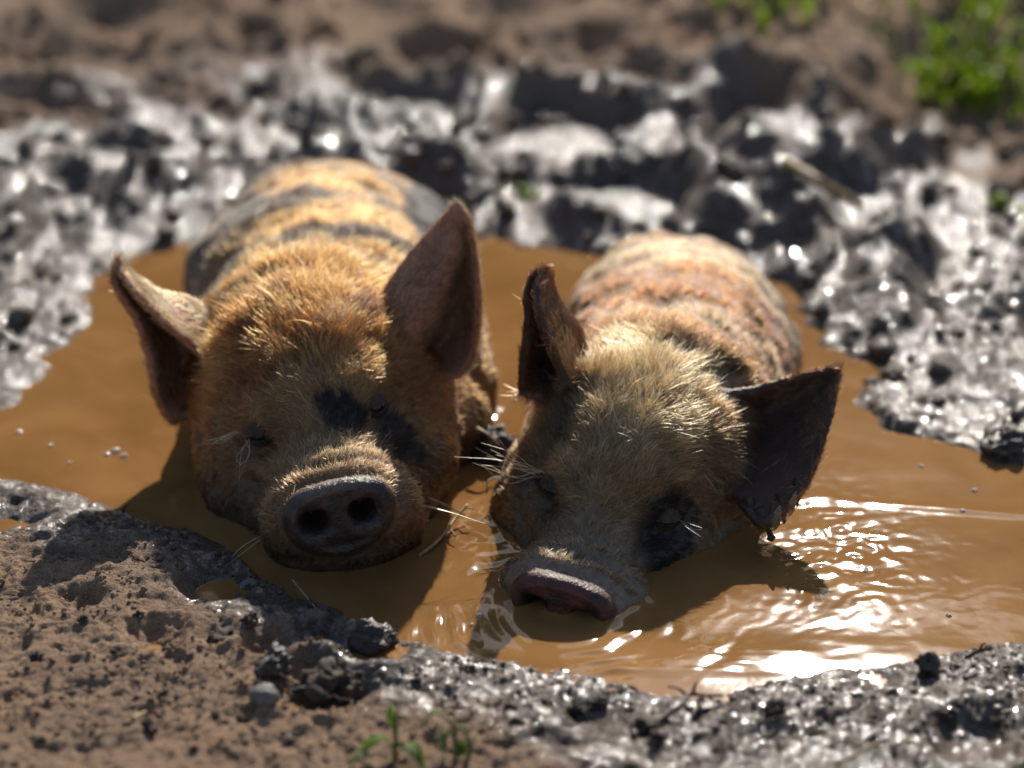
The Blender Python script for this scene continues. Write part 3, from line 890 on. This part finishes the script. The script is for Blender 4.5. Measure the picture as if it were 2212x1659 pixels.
DROP = Mat('water_drop').set(Base_Color=(.92, .80, .62), Roughness=.03, IOR=1.33, Transmission_Weight=.9).m
WETFUR = simple('wet_tuft', (.03, .017, .011), (.07, .04, .025), 400, .55, .8, .001)
b0 = Vector(pb.location)
for (x0, y0, x1, y1, d0, d1, r0, bead) in [(1646, 1118, 1668, 1170, -.290, -.294, .0075, .0028), (1692, 1092, 1694, 1132, -.283, -.287, .0060, .0008), (1724, 1060, 1722, 1094, -.272, -.276, .0046, .0006),
                                           (1752, 1018, 1748, 1048, -.260, -.263, .0034, .0004), (1618, 1095, 1632, 1140, -.282, -.284, .0050, .0006)]:
    V_, F_ = lathe_drop(PY(x0, y0 - 22, d0 + .012), PY(x1, y1, d1), r0 * .85, bead=bead)
    t_ = obj('wet_tuft', mesh_np('wet_tuft', V_, F_), WETFUR, pb); t_.location = -b0
for (x0, y0, d0, r0) in [(1676, 1122, -.291, .0038), (1710, 1092, -.282, .0030)]:
    c = PY(x0, y0, d0)
    V_, F_ = tube([c + np.array([z * .25, 0, z]) for z in (.0105, .007, .002, -.003, -.0065, -.0085)], [r0 * k for k in (.15, .5, .85, 1, .75, .2)], 12)
    d_ = obj('water_drop', mesh_np('water_drop', V_, F_), DROP, pb); d_.location = -b0


# ------------------------------------------------------------------ clods, stones, twigs, straws
def clod_mesh(r, seed, flat=.75, rough=.45, seg=22):
    V_, nr, nc = [], seg, seg + 10
    for i in range(nr):
        for j in range(nc):
            a, b = math.pi * i / (nr - 1), 2 * math.pi * j / nc
            V_.append((math.sin(a) * math.cos(b), math.sin(a) * math.sin(b), math.cos(a)))
    V_ = np.array(V_)
    q = fbm3(V_ * 1.7 + seed * 3.1, 4, seed, .62)
    q2 = np.abs(fbm3(V_ * 4.5 + seed, 2, seed + 9))
    V_ = V_ * (1 + rough * q - rough * .35 * q2)[:, None] * r
    V_[:, 2] *= flat
    return mesh_np('clod', V_, grid_faces(nr, nc, True))

def on_ground(px, py, lift=0.0):
    p = G(px, py)
    for _ in range(3):
        p = G(px, py, ground_z(p[0], p[1]))
    return Vector((p[0], p[1], ground_z(p[0], p[1]) + lift))

def clod(px, py, r, seed, label, mat=CLOD, flat=.75, rough=.45, cat='clod', name='mud_clod', group=None, z=None, roots=0):
    p = on_ground(px, py) if z is None else Vector((*G(px, py)[:2], z))
    root = bpy.data.objects.new(name, None); col.objects.link(root); root.location = p
    o = obj('lump' if name == 'mud_clod' else 'stone', clod_mesh(r, seed, flat, rough), mat, root)
    o.location = (0, 0, r * flat * .45); o.rotation_euler = (0, 0, seed * 1.7)
    rr = random.Random(seed)
    for _ in range(roots):
        a = rr.uniform(0, 6.28); P0 = np.array([math.cos(a) * r * .5, math.sin(a) * r * .5, r * flat * .9])
        P = [P0]
        for k in range(4):
            P.append(P[-1] + np.array([math.cos(a) * r * .28 + rr.gauss(0, r * .15), math.sin(a) * r * .28 + rr.gauss(0, r * .15), r * rr.uniform(-.15, .30)]))
        V_, F_ = tube(catmull(P, 10), np.linspace(r * .045, r * .012, 10), 5)
        obj('root', mesh_np('root', V_, F_), BARK, root)
    return tag(root, label, cat, group)

clod(690, 1525, .020, 3, 'large crumbly brown clod with rootlets beside the round grey pebble', flat=.8, roots=7)
clod(745, 1505, .012, 13, 'jagged dark clod leaning on the large crumbly brown clod', roots=4)
clod(570, 1515, .0095, 4, 'round smooth grey pebble on the near bank', STONE, .85, .14, 'pebble', 'pebble')
clod(595, 1432, .0115, 5, 'squat dark clod on the glittering bank below the ginger piglet', WETCLOD, roots=2)
clod(812, 1428, .0150, 6, 'dark wet clod bristling with rootlets at the bank edge', WETCLOD, roots=9)
clod(2005, 1448, .0070, 7, 'small dark clod with greenish crown at the waterline', WETCLOD, 1.25, .3, roots=1)
clod(1822, 1421, .0045, 8, 'tiny upright black crumb on the waterline beside the ripples', WETCLOD, 1.2)
clod(1672, 1540, .0068, 9, 'small angular dark crumb on the pale near mud right of the bent twig', flat=.8)
clod(2178, 975, .021, 10, 'broad dark mud lump rising out of the water by the far shore', WETCLOD, .6, z=-.002)
clod(1386, 1572, .0085, 12, 'low dark crumb under the foot of the bent twig', flat=.55)
clod(2188, 1378, .009, 14, 'rough brown lump with a stub of root at the waterline', WETCLOD, .8, roots=2)
clod(470, 1392, .0120, 15, 'low reddish brown clod on the glittering bank', CLOD, .55)
random.seed(4)
small = [(250, 1400), (180, 1338), (465, 1550), (1240, 1545), (1515, 1545), (370, 1405), (900, 1470), (1110, 1560), (1290, 1520), (160, 1505), (1930, 1500), (2050, 1530), (1760, 1590), (1890, 1560), (2140, 1490), (620, 1600), (320, 1575), (80, 1420), (1420, 1600), (540, 1360), (300, 1330), (1010, 1450), (1560, 1560), (2160, 1560), (420, 1620), (90, 1600)]
for i, (x, y) in enumerate(small):
    clod(x, y, random.uniform(.0022, .0052), 40 + i, 'small dark crumb of soil lying on the near bank', CLOD, random.uniform(.4, .8), .75, group='soil crumbs on the near bank')

def stick(pts, r0, r1, label, mat, name, cat, side=None, sides=7):
    """pts: photo measurements with a height above the ground or water"""
    P = []
    for (x, y, z) in pts:
        q = on_ground(x, y); zz = max(q.z, 0) + z; P.append(G(x, y, zz))
    P = np.array(P); base = P[0].copy()
    C_ = catmull(P - base, 6 * len(P))
    V_, F_ = tube(C_, np.linspace(r0, r1, len(C_)) * (1 + .18 * np.sin(np.arange(len(C_)) * 2.3)), sides, .25)
    if side is None:
        o = obj(name, mesh_np(name, V_, F_), mat, None, base)
        return tag(o, label, cat)
    root = bpy.data.objects.new(name, None); col.objects.link(root); root.location = base
    obj('stem', mesh_np('stem', V_, F_), mat, root)
    for (i, dx, dy, dz) in side:
        p0 = C_[min(int(i * len(C_)), len(C_) - 1)]
        q = catmull([p0, p0 + np.array([dx, dy, dz]) * .5 + np.array([0, 0, .002]), p0 + np.array([dx, dy, dz])], 8)
        V_, F_ = tube(q, np.linspace(r0 * .6, r1 * .5, 8), 6)
        obj('side_shoot', mesh_np('side_shoot', V_, F_), mat, root)
    return tag(root, label, cat)

stick([(1415, 1563, .002), (1425, 1555, .004), (1448, 1540, .006), (1473, 1522, .008), (1489, 1500, .012), (1520, 1502, .012), (1560, 1502, .009)], .0020, .0011,
      'bent dark twig with a kinked tip lying on the pale near bank', BARK, 'twig', 'twig', [(.62, -.012, .004, .004), (.70, .004, .006, .006)])
stick([(632, 1252, .012), (650, 1275, .010), (668, 1296, .007), (695, 1330, .004), (722, 1358, .001)], .0005, .0009,
      'thin dry stalk leaning from the bank over the shaded water', STRAW, 'stalk', 'stalk')
stick([(905, 1200, .001), (935, 1178, .003), (962, 1150, .004), (985, 1118, .006), (1010, 1090, .010)], .0012, .0010,
      'wet straw curving along the ginger piglet chin', STRAW, 'straw', 'straw', [(.55, .006, -.012, .0), (.8, .010, .0, .004)])
stick([(925, 1075, .022), (965, 1092, .016), (1004, 1112, .008)], .0007, .0006, 'short pale straw poking from the ginger piglet cheek to the wet straw', STRAW, 'straw', 'straw')
stick([(265, 1108, -.001), (270, 1095, .006), (277, 1090, .016)], .0011, .0004, 'short black thorn standing upright on the muddy spit', BARK, 'thorn', 'twig')
stick([(1808, 1648, .002), (1840, 1634, .004), (1872, 1614, .005), (1902, 1604, .003)], .0013, .0009, 'pale broken straw on the near bank', STRAW, 'straw', 'straw')
stick([(286, 1552, .002), (300, 1545, .003), (314, 1538, .002)], .0013, .0008, 'stubby pale straw bit on the dry brown soil', STRAW, 'straw', 'straw')
stick([(2085, 1420, .001), (2110, 1408, .003), (2138, 1400, .008)], .0018, .0009, 'stubby brown twig at the waterline by the rough brown lump', BARK, 'twig', 'twig', [(.6, .004, .0, .006)])
stick([(1052, 1066, .012), (1054, 1040, .018), (1075, 1030, .018), (1104, 1030, .014)], .0006, .0005, 'hooked yellow straw between the two piglets', STRAW, 'straw', 'straw')
stick([(1030, 925, .03), (1055, 940, .028), (1078, 962, .020)], .0016, .0008, 'bleached straw caught in the dark gap between the piglets', STRAW, 'straw', 'straw')
stick([(1640, 1560, .002), (1690, 1548, .003), (1750, 1536, .002), (1790, 1520, .002)], .0006, .0005, 'thin dark rootlet trailing over the pale near bank', BARK, 'rootlet', 'twig')
stick([(1700, 350, .03), (1770, 390, .05), (1860, 440, .03)], .005, .003, 'long tan stick lying across the churned mud behind the buff piglet', STRAW, 'stick', 'twig')


# ------------------------------------------------------------------ seedlings and grass
def leaf_strip(P, w, fold=.25, n=10):
    C_ = catmull(P, n); T = np.gradient(C_, axis=0); T /= np.linalg.norm(T, axis=1)[:, None] + 1e-9
    sd = np.cross(T, np.array([0.1, .25, 1.0])); sd /= np.linalg.norm(sd, axis=1)[:, None] + 1e-9
    up = np.cross(sd, T)
    t = np.linspace(0, 1, n); ww = w * np.sin(np.pi * np.clip(t * .93 + .07, 0, 1)) ** .7
    th = .0003
    rows = []
    for i in range(n):
        a, b = sd[i] * ww[i], up[i] * ww[i] * fold
        rows += [C_[i] - a + b, C_[i] + up[i] * th, C_[i] + a + b, C_[i] - up[i] * th]
    return np.array(rows), grid_faces(n, 4, True)

def sprout(px, py, label, stems):
    p = on_ground(px, py)
    root = bpy.data.objects.new('seedling', None); col.objects.link(root); root.location = p
    for (kind, pts, w, mat) in stems:
        P = [np.array(q) for q in pts]
        if kind == 'stem':
            V_, F_ = tube(catmull(P, 10), np.linspace(w, w * .6, 10), 7)
        else:
            V_, F_ = leaf_strip(P, w)
        obj(kind, mesh_np(kind, V_, F_), mat, root)
    root.scale = (1.1, 1.1, 1.1)
    return tag(root, label, 'seedling')

sprout(852, 1640, 'green seedling with a reddish upright shoot and broad pale leaves', [
    ('stem', [(0, 0, -.003), (.001, 0, .015), (.003, .001, .036)], .0016, STEM),
    ('leaf', [(0, 0, .006), (-.006, .0, .012), (-.014, -.004, .010), (-.020, -.008, .003)], .006, LEAF),
    ('leaf', [(0, 0, .006), (.006, -.004, .011), (.012, -.010, .009), (.017, -.016, .002)], .0055, LEAF),
    ('leaf', [(0, 0, .014), (-.002, .001, .024), (-.001, .001, .034)], .0028, LEAF),
    ('leaf', [(-.01, -.004, .004), (-.017, -.01, .008), (-.024, -.014, .004)], .005, PALELEAF)])
sprout(985, 1635, 'pale curled seedling with drooping yellow green leaves', [
    ('stem', [(0, 0, -.003), (.000, 0, .012), (-.002, .001, .024)], .0016, STEM),
    ('leaf', [(-.002, 0, .022), (-.008, 0, .029), (-.015, 0, .026), (-.019, -.002, .019)], .0042, PALELEAF),
    ('leaf', [(0, 0, .016), (.004, -.002, .022), (.006, -.004, .012), (.006, -.006, .001)], .0048, PALELEAF),
    ('leaf', [(0, 0, .012), (-.005, -.002, .018), (-.007, -.005, .010), (-.006, -.007, .002)], .0040, PALELEAF),
    ('leaf', [(0, 0, .008), (.001, -.004, .013), (.003, -.009, .006)], .0038, LEAF)])

def grass_tuft(px, py, nb, ln, spread, label, group=None, seed=0):
    rr = random.Random(seed * 7 + 1)
    p = on_ground(px, py)
    root = bpy.data.objects.new('grass_tuft', None); col.objects.link(root); root.location = p
    for _ in range(nb):
        a = rr.uniform(0, 6.28); d = spread * math.sqrt(rr.random()); l = ln * rr.uniform(.6, 1.25); a2 = rr.uniform(0, 6.28); lean = rr.uniform(.3, .95)
        b = np.array([math.cos(a) * d, math.sin(a) * d, -.006])
        b[2] += ground_z(p.x + b[0], p.y + b[1]) - p.z
        dr = np.array([math.cos(a2), math.sin(a2), 0])
        V_, F_ = leaf_strip([b, b + dr * l * lean * .25 + np.array([0, 0, l * .5]), b + dr * l * lean * .65 + np.array([0, 0, l * .75]), b + dr * l * lean * 1.05 + np.array([0, 0, l * (.85 - .5 * lean)])], rr.uniform(.004, .008), .3, 7)
        obj('blade', mesh_np('blade', V_, F_), GRASS, root)
    return tag(root, label, 'grass', group)

grass_tuft(2070, 235, 16, .07, .05, 'bright low grass tuft on the churned mud slope', seed=1)
grass_tuft(2170, 130, 20, .08, .12, 'dense leafy grass clump on the upper mud slope', seed=2)
grass_tuft(2195, 60, 18, .09, .13, 'tall grass clump behind the dense leafy clump', seed=3)
grass_tuft(2060, 15, 20, .09, .09, 'yellowish grass clump at the top of the slope', seed=4)
grass_tuft(1640, 30, 16, .09, .07, 'isolated grass tuft on the dry brown soil', seed=5)
grass_tuft(1730, 10, 8, .07, .06, 'sparse grass sprig beside the isolated grass tuft', seed=8)
grass_tuft(2185, 455, 4, .03, .015, 'lone green sprig in dark churned mud', seed=6)
grass_tuft(1140, 375, 3, .022, .012, 'small green sprig in wet mud behind the piglets', seed=7)

clod(1066, 985, .017, 21, 'dark straw matted clump added for the shaded clutter between the two piglets', WETCLOD, 1.1, .38, z=-.004, roots=4)  # clump added to fill the shadowed gap with something dark


# ------------------------------------------------------------------ added leaf mass out of view, so the water mirrors dark instead of sky
wr = np.random.default_rng(3)
nl = 15000
cx_ = wr.uniform(-14, 14, nl); cyw = wr.uniform(9.2, 10.2, nl); top = 5.40 + .07 * np.sin(cx_ * .9) + .05 * np.sin(cx_ * 2.3 + 1)
cz_ = wr.random(nl) ** .6 * top
cen = np.stack([cx_, cyw, cz_], -1)
a_ = wr.normal(size=(nl, 3)); a_ /= np.linalg.norm(a_, axis=1)[:, None]
b_ = np.cross(a_, wr.normal(size=(nl, 3))); b_ /= np.linalg.norm(b_, axis=1)[:, None]
sz = wr.uniform(.18, .42, nl)[:, None]
Vw = np.stack([cen - a_ * sz, cen + b_ * sz * .5, cen + a_ * sz, cen - b_ * sz * .5], 1).reshape(-1, 3)
tag(obj('added_wood', mesh_np('added_wood', Vw, np.arange(nl * 4).reshape(-1, 4), False), simple('added_wood_foliage', (.03, .05, .015), (.06, .09, .03), 3, .6)), 'dark leafy mass added out of view for the water to mirror', 'added_wood', kind='stuff')


# ------------------------------------------------------------------ bubbles on the water
BUBBLE = Mat('bubble_film').set(Base_Color=(.80, .66, .46), Roughness=.05, IOR=1.33, Transmission_Weight=.6).m
Vb = []
for i in range(6):
    for j in range(12):
        a, b = math.pi / 2 * i / 5, 2 * math.pi * j / 12
        Vb.append((math.sin(a) * math.cos(b), math.sin(a) * math.sin(b), math.cos(a) * .7))
bub = mesh_np('bubble', np.array(Vb), grid_faces(6, 12, True)); bub.materials.append(BUBBLE)
spots = [((250, 975), .0042), ((268, 985), .0030), ((232, 982), .0026), ((110, 962), .0024), ((40, 935), .0028), ((150, 1000), .002),
         ((2105, 1060), .0026), ((2080, 1105), .0028), ((1990, 1008), .0024), ((2050, 1330), .0022), ((1870, 1235), .002), ((1035, 1330), .0028), ((1020, 1350), .002)]
for (p, r_) in spots:
    o = bpy.data.objects.new('bubble', bub); col.objects.link(o); o.location = (*G(*p)[:2], .0001); o.scale = (r_, r_, r_)
    tag(o, 'tiny round bubble floating on the muddy water', 'bubble', 'bubbles on the puddle')


# ------------------------------------------------------------------ loose grit and crumbs too small to count, strewn over the mud
ph = (1 + 5 ** .5) / 2
ICO = np.array([(-1, ph, 0), (1, ph, 0), (-1, -ph, 0), (1, -ph, 0), (0, -1, ph), (0, 1, ph), (0, -1, -ph), (0, 1, -ph), (ph, 0, -1), (ph, 0, 1), (-ph, 0, -1), (-ph, 0, 1)]) / 1.9
ICF = np.array([(0, 11, 5), (0, 5, 1), (0, 1, 7), (0, 7, 10), (0, 10, 11), (1, 5, 9), (5, 11, 4), (11, 10, 2), (10, 7, 6), (7, 1, 8), (3, 9, 4), (3, 4, 2), (3, 2, 6), (3, 6, 8), (3, 8, 9), (4, 9, 5), (2, 4, 11), (6, 2, 10), (8, 6, 7), (9, 8, 1)])

def strew(name, n, xr, yr, r0, r1, flat, label, seed, thresh):
    g = np.random.default_rng(seed)
    x = g.uniform(*xr, n); y = g.uniform(*yr, n)
    keep = fbm2(x * 11, y * 11, 2, seed) > thresh
    x, y = x[keep], y[keep]
    z, wt, sd = ground_height(x, y)
    ok = (sd > .004) & (z > .0005)
    x, y, z, wt = x[ok], y[ok], z[ok], wt[ok]; m = len(x)
    r = r0 * (r1 / r0) ** (g.random(m) ** 2.2)
    A = g.normal(size=(m, 3, 3)); Q = np.linalg.qr(A)[0]
    V_ = np.einsum('vk,nkj->nvj', ICO, Q) * (1 + .45 * g.uniform(-1, 1, (m, 12, 1))) * r[:, None, None]
    V_[..., 2] *= flat
    V_ += np.stack([x, y, z + r * .25], -1)[:, None]
    F_ = (ICF[None] + (np.arange(m) * 12)[:, None, None]).reshape(-1, 3)
    me = mesh_np(name, V_.reshape(-1, 3), F_, False)
    attr(me, 'wet', np.repeat(np.clip(wt * .9, 0, 1), 12))
    tag(obj(name, me, MUD), label, 'soil', kind='stuff')

strew('loose_soil', 10000, (-.50, .52), (-.60, -.26), .0006, .0028, .75, 'fine loose soil crumbs strewn over the near bank', 31, -.15)
strew('loose_soil', 7000, (-1.0, 1.1), (-.15, 1.5), .0020, .0130, .85, 'crumbled mud lumps strewn over the churned far bank', 32, -.1)


# ------------------------------------------------------------------ the water climbs a little where it wets the piglets
edge = []
for root in (pa, pb):
    for ch in root.children:
        if ch.name.startswith('body'):
            me = ch.data; nv = len(me.vertices); W_ = np.empty(nv * 3, np.float32); me.vertices.foreach_get('co', W_)
            W_ = W_.reshape(-1, 3); edge.append(W_[np.abs(W_[:, 2]) < .0016])
edge = np.concatenate(edge)
kd = kdtree.KDTree(len(edge))
for i, p in enumerate(edge): kd.insert((p[0], p[1], 0), i)
kd.balance()
nv = len(wm.vertices); W_ = np.empty(nv * 3, np.float32); wm.vertices.foreach_get('co', W_); W_ = W_.reshape(-1, 3)
sel = np.where((W_[:, 0] > -.33) & (W_[:, 0] < .30) & (W_[:, 1] > -.45) & (W_[:, 1] < .42))[0]
dist = np.array([kd.find((W_[i, 0], W_[i, 1], 0))[2] for i in sel])
W_[sel, 2] += .0020 * np.exp(-dist / .0035) * (1 + .5 * noise2(W_[sel, 0].astype(float) * 60, W_[sel, 1].astype(float) * 60, 5))
wm.vertices.foreach_set('co', W_.ravel()); wm.update()
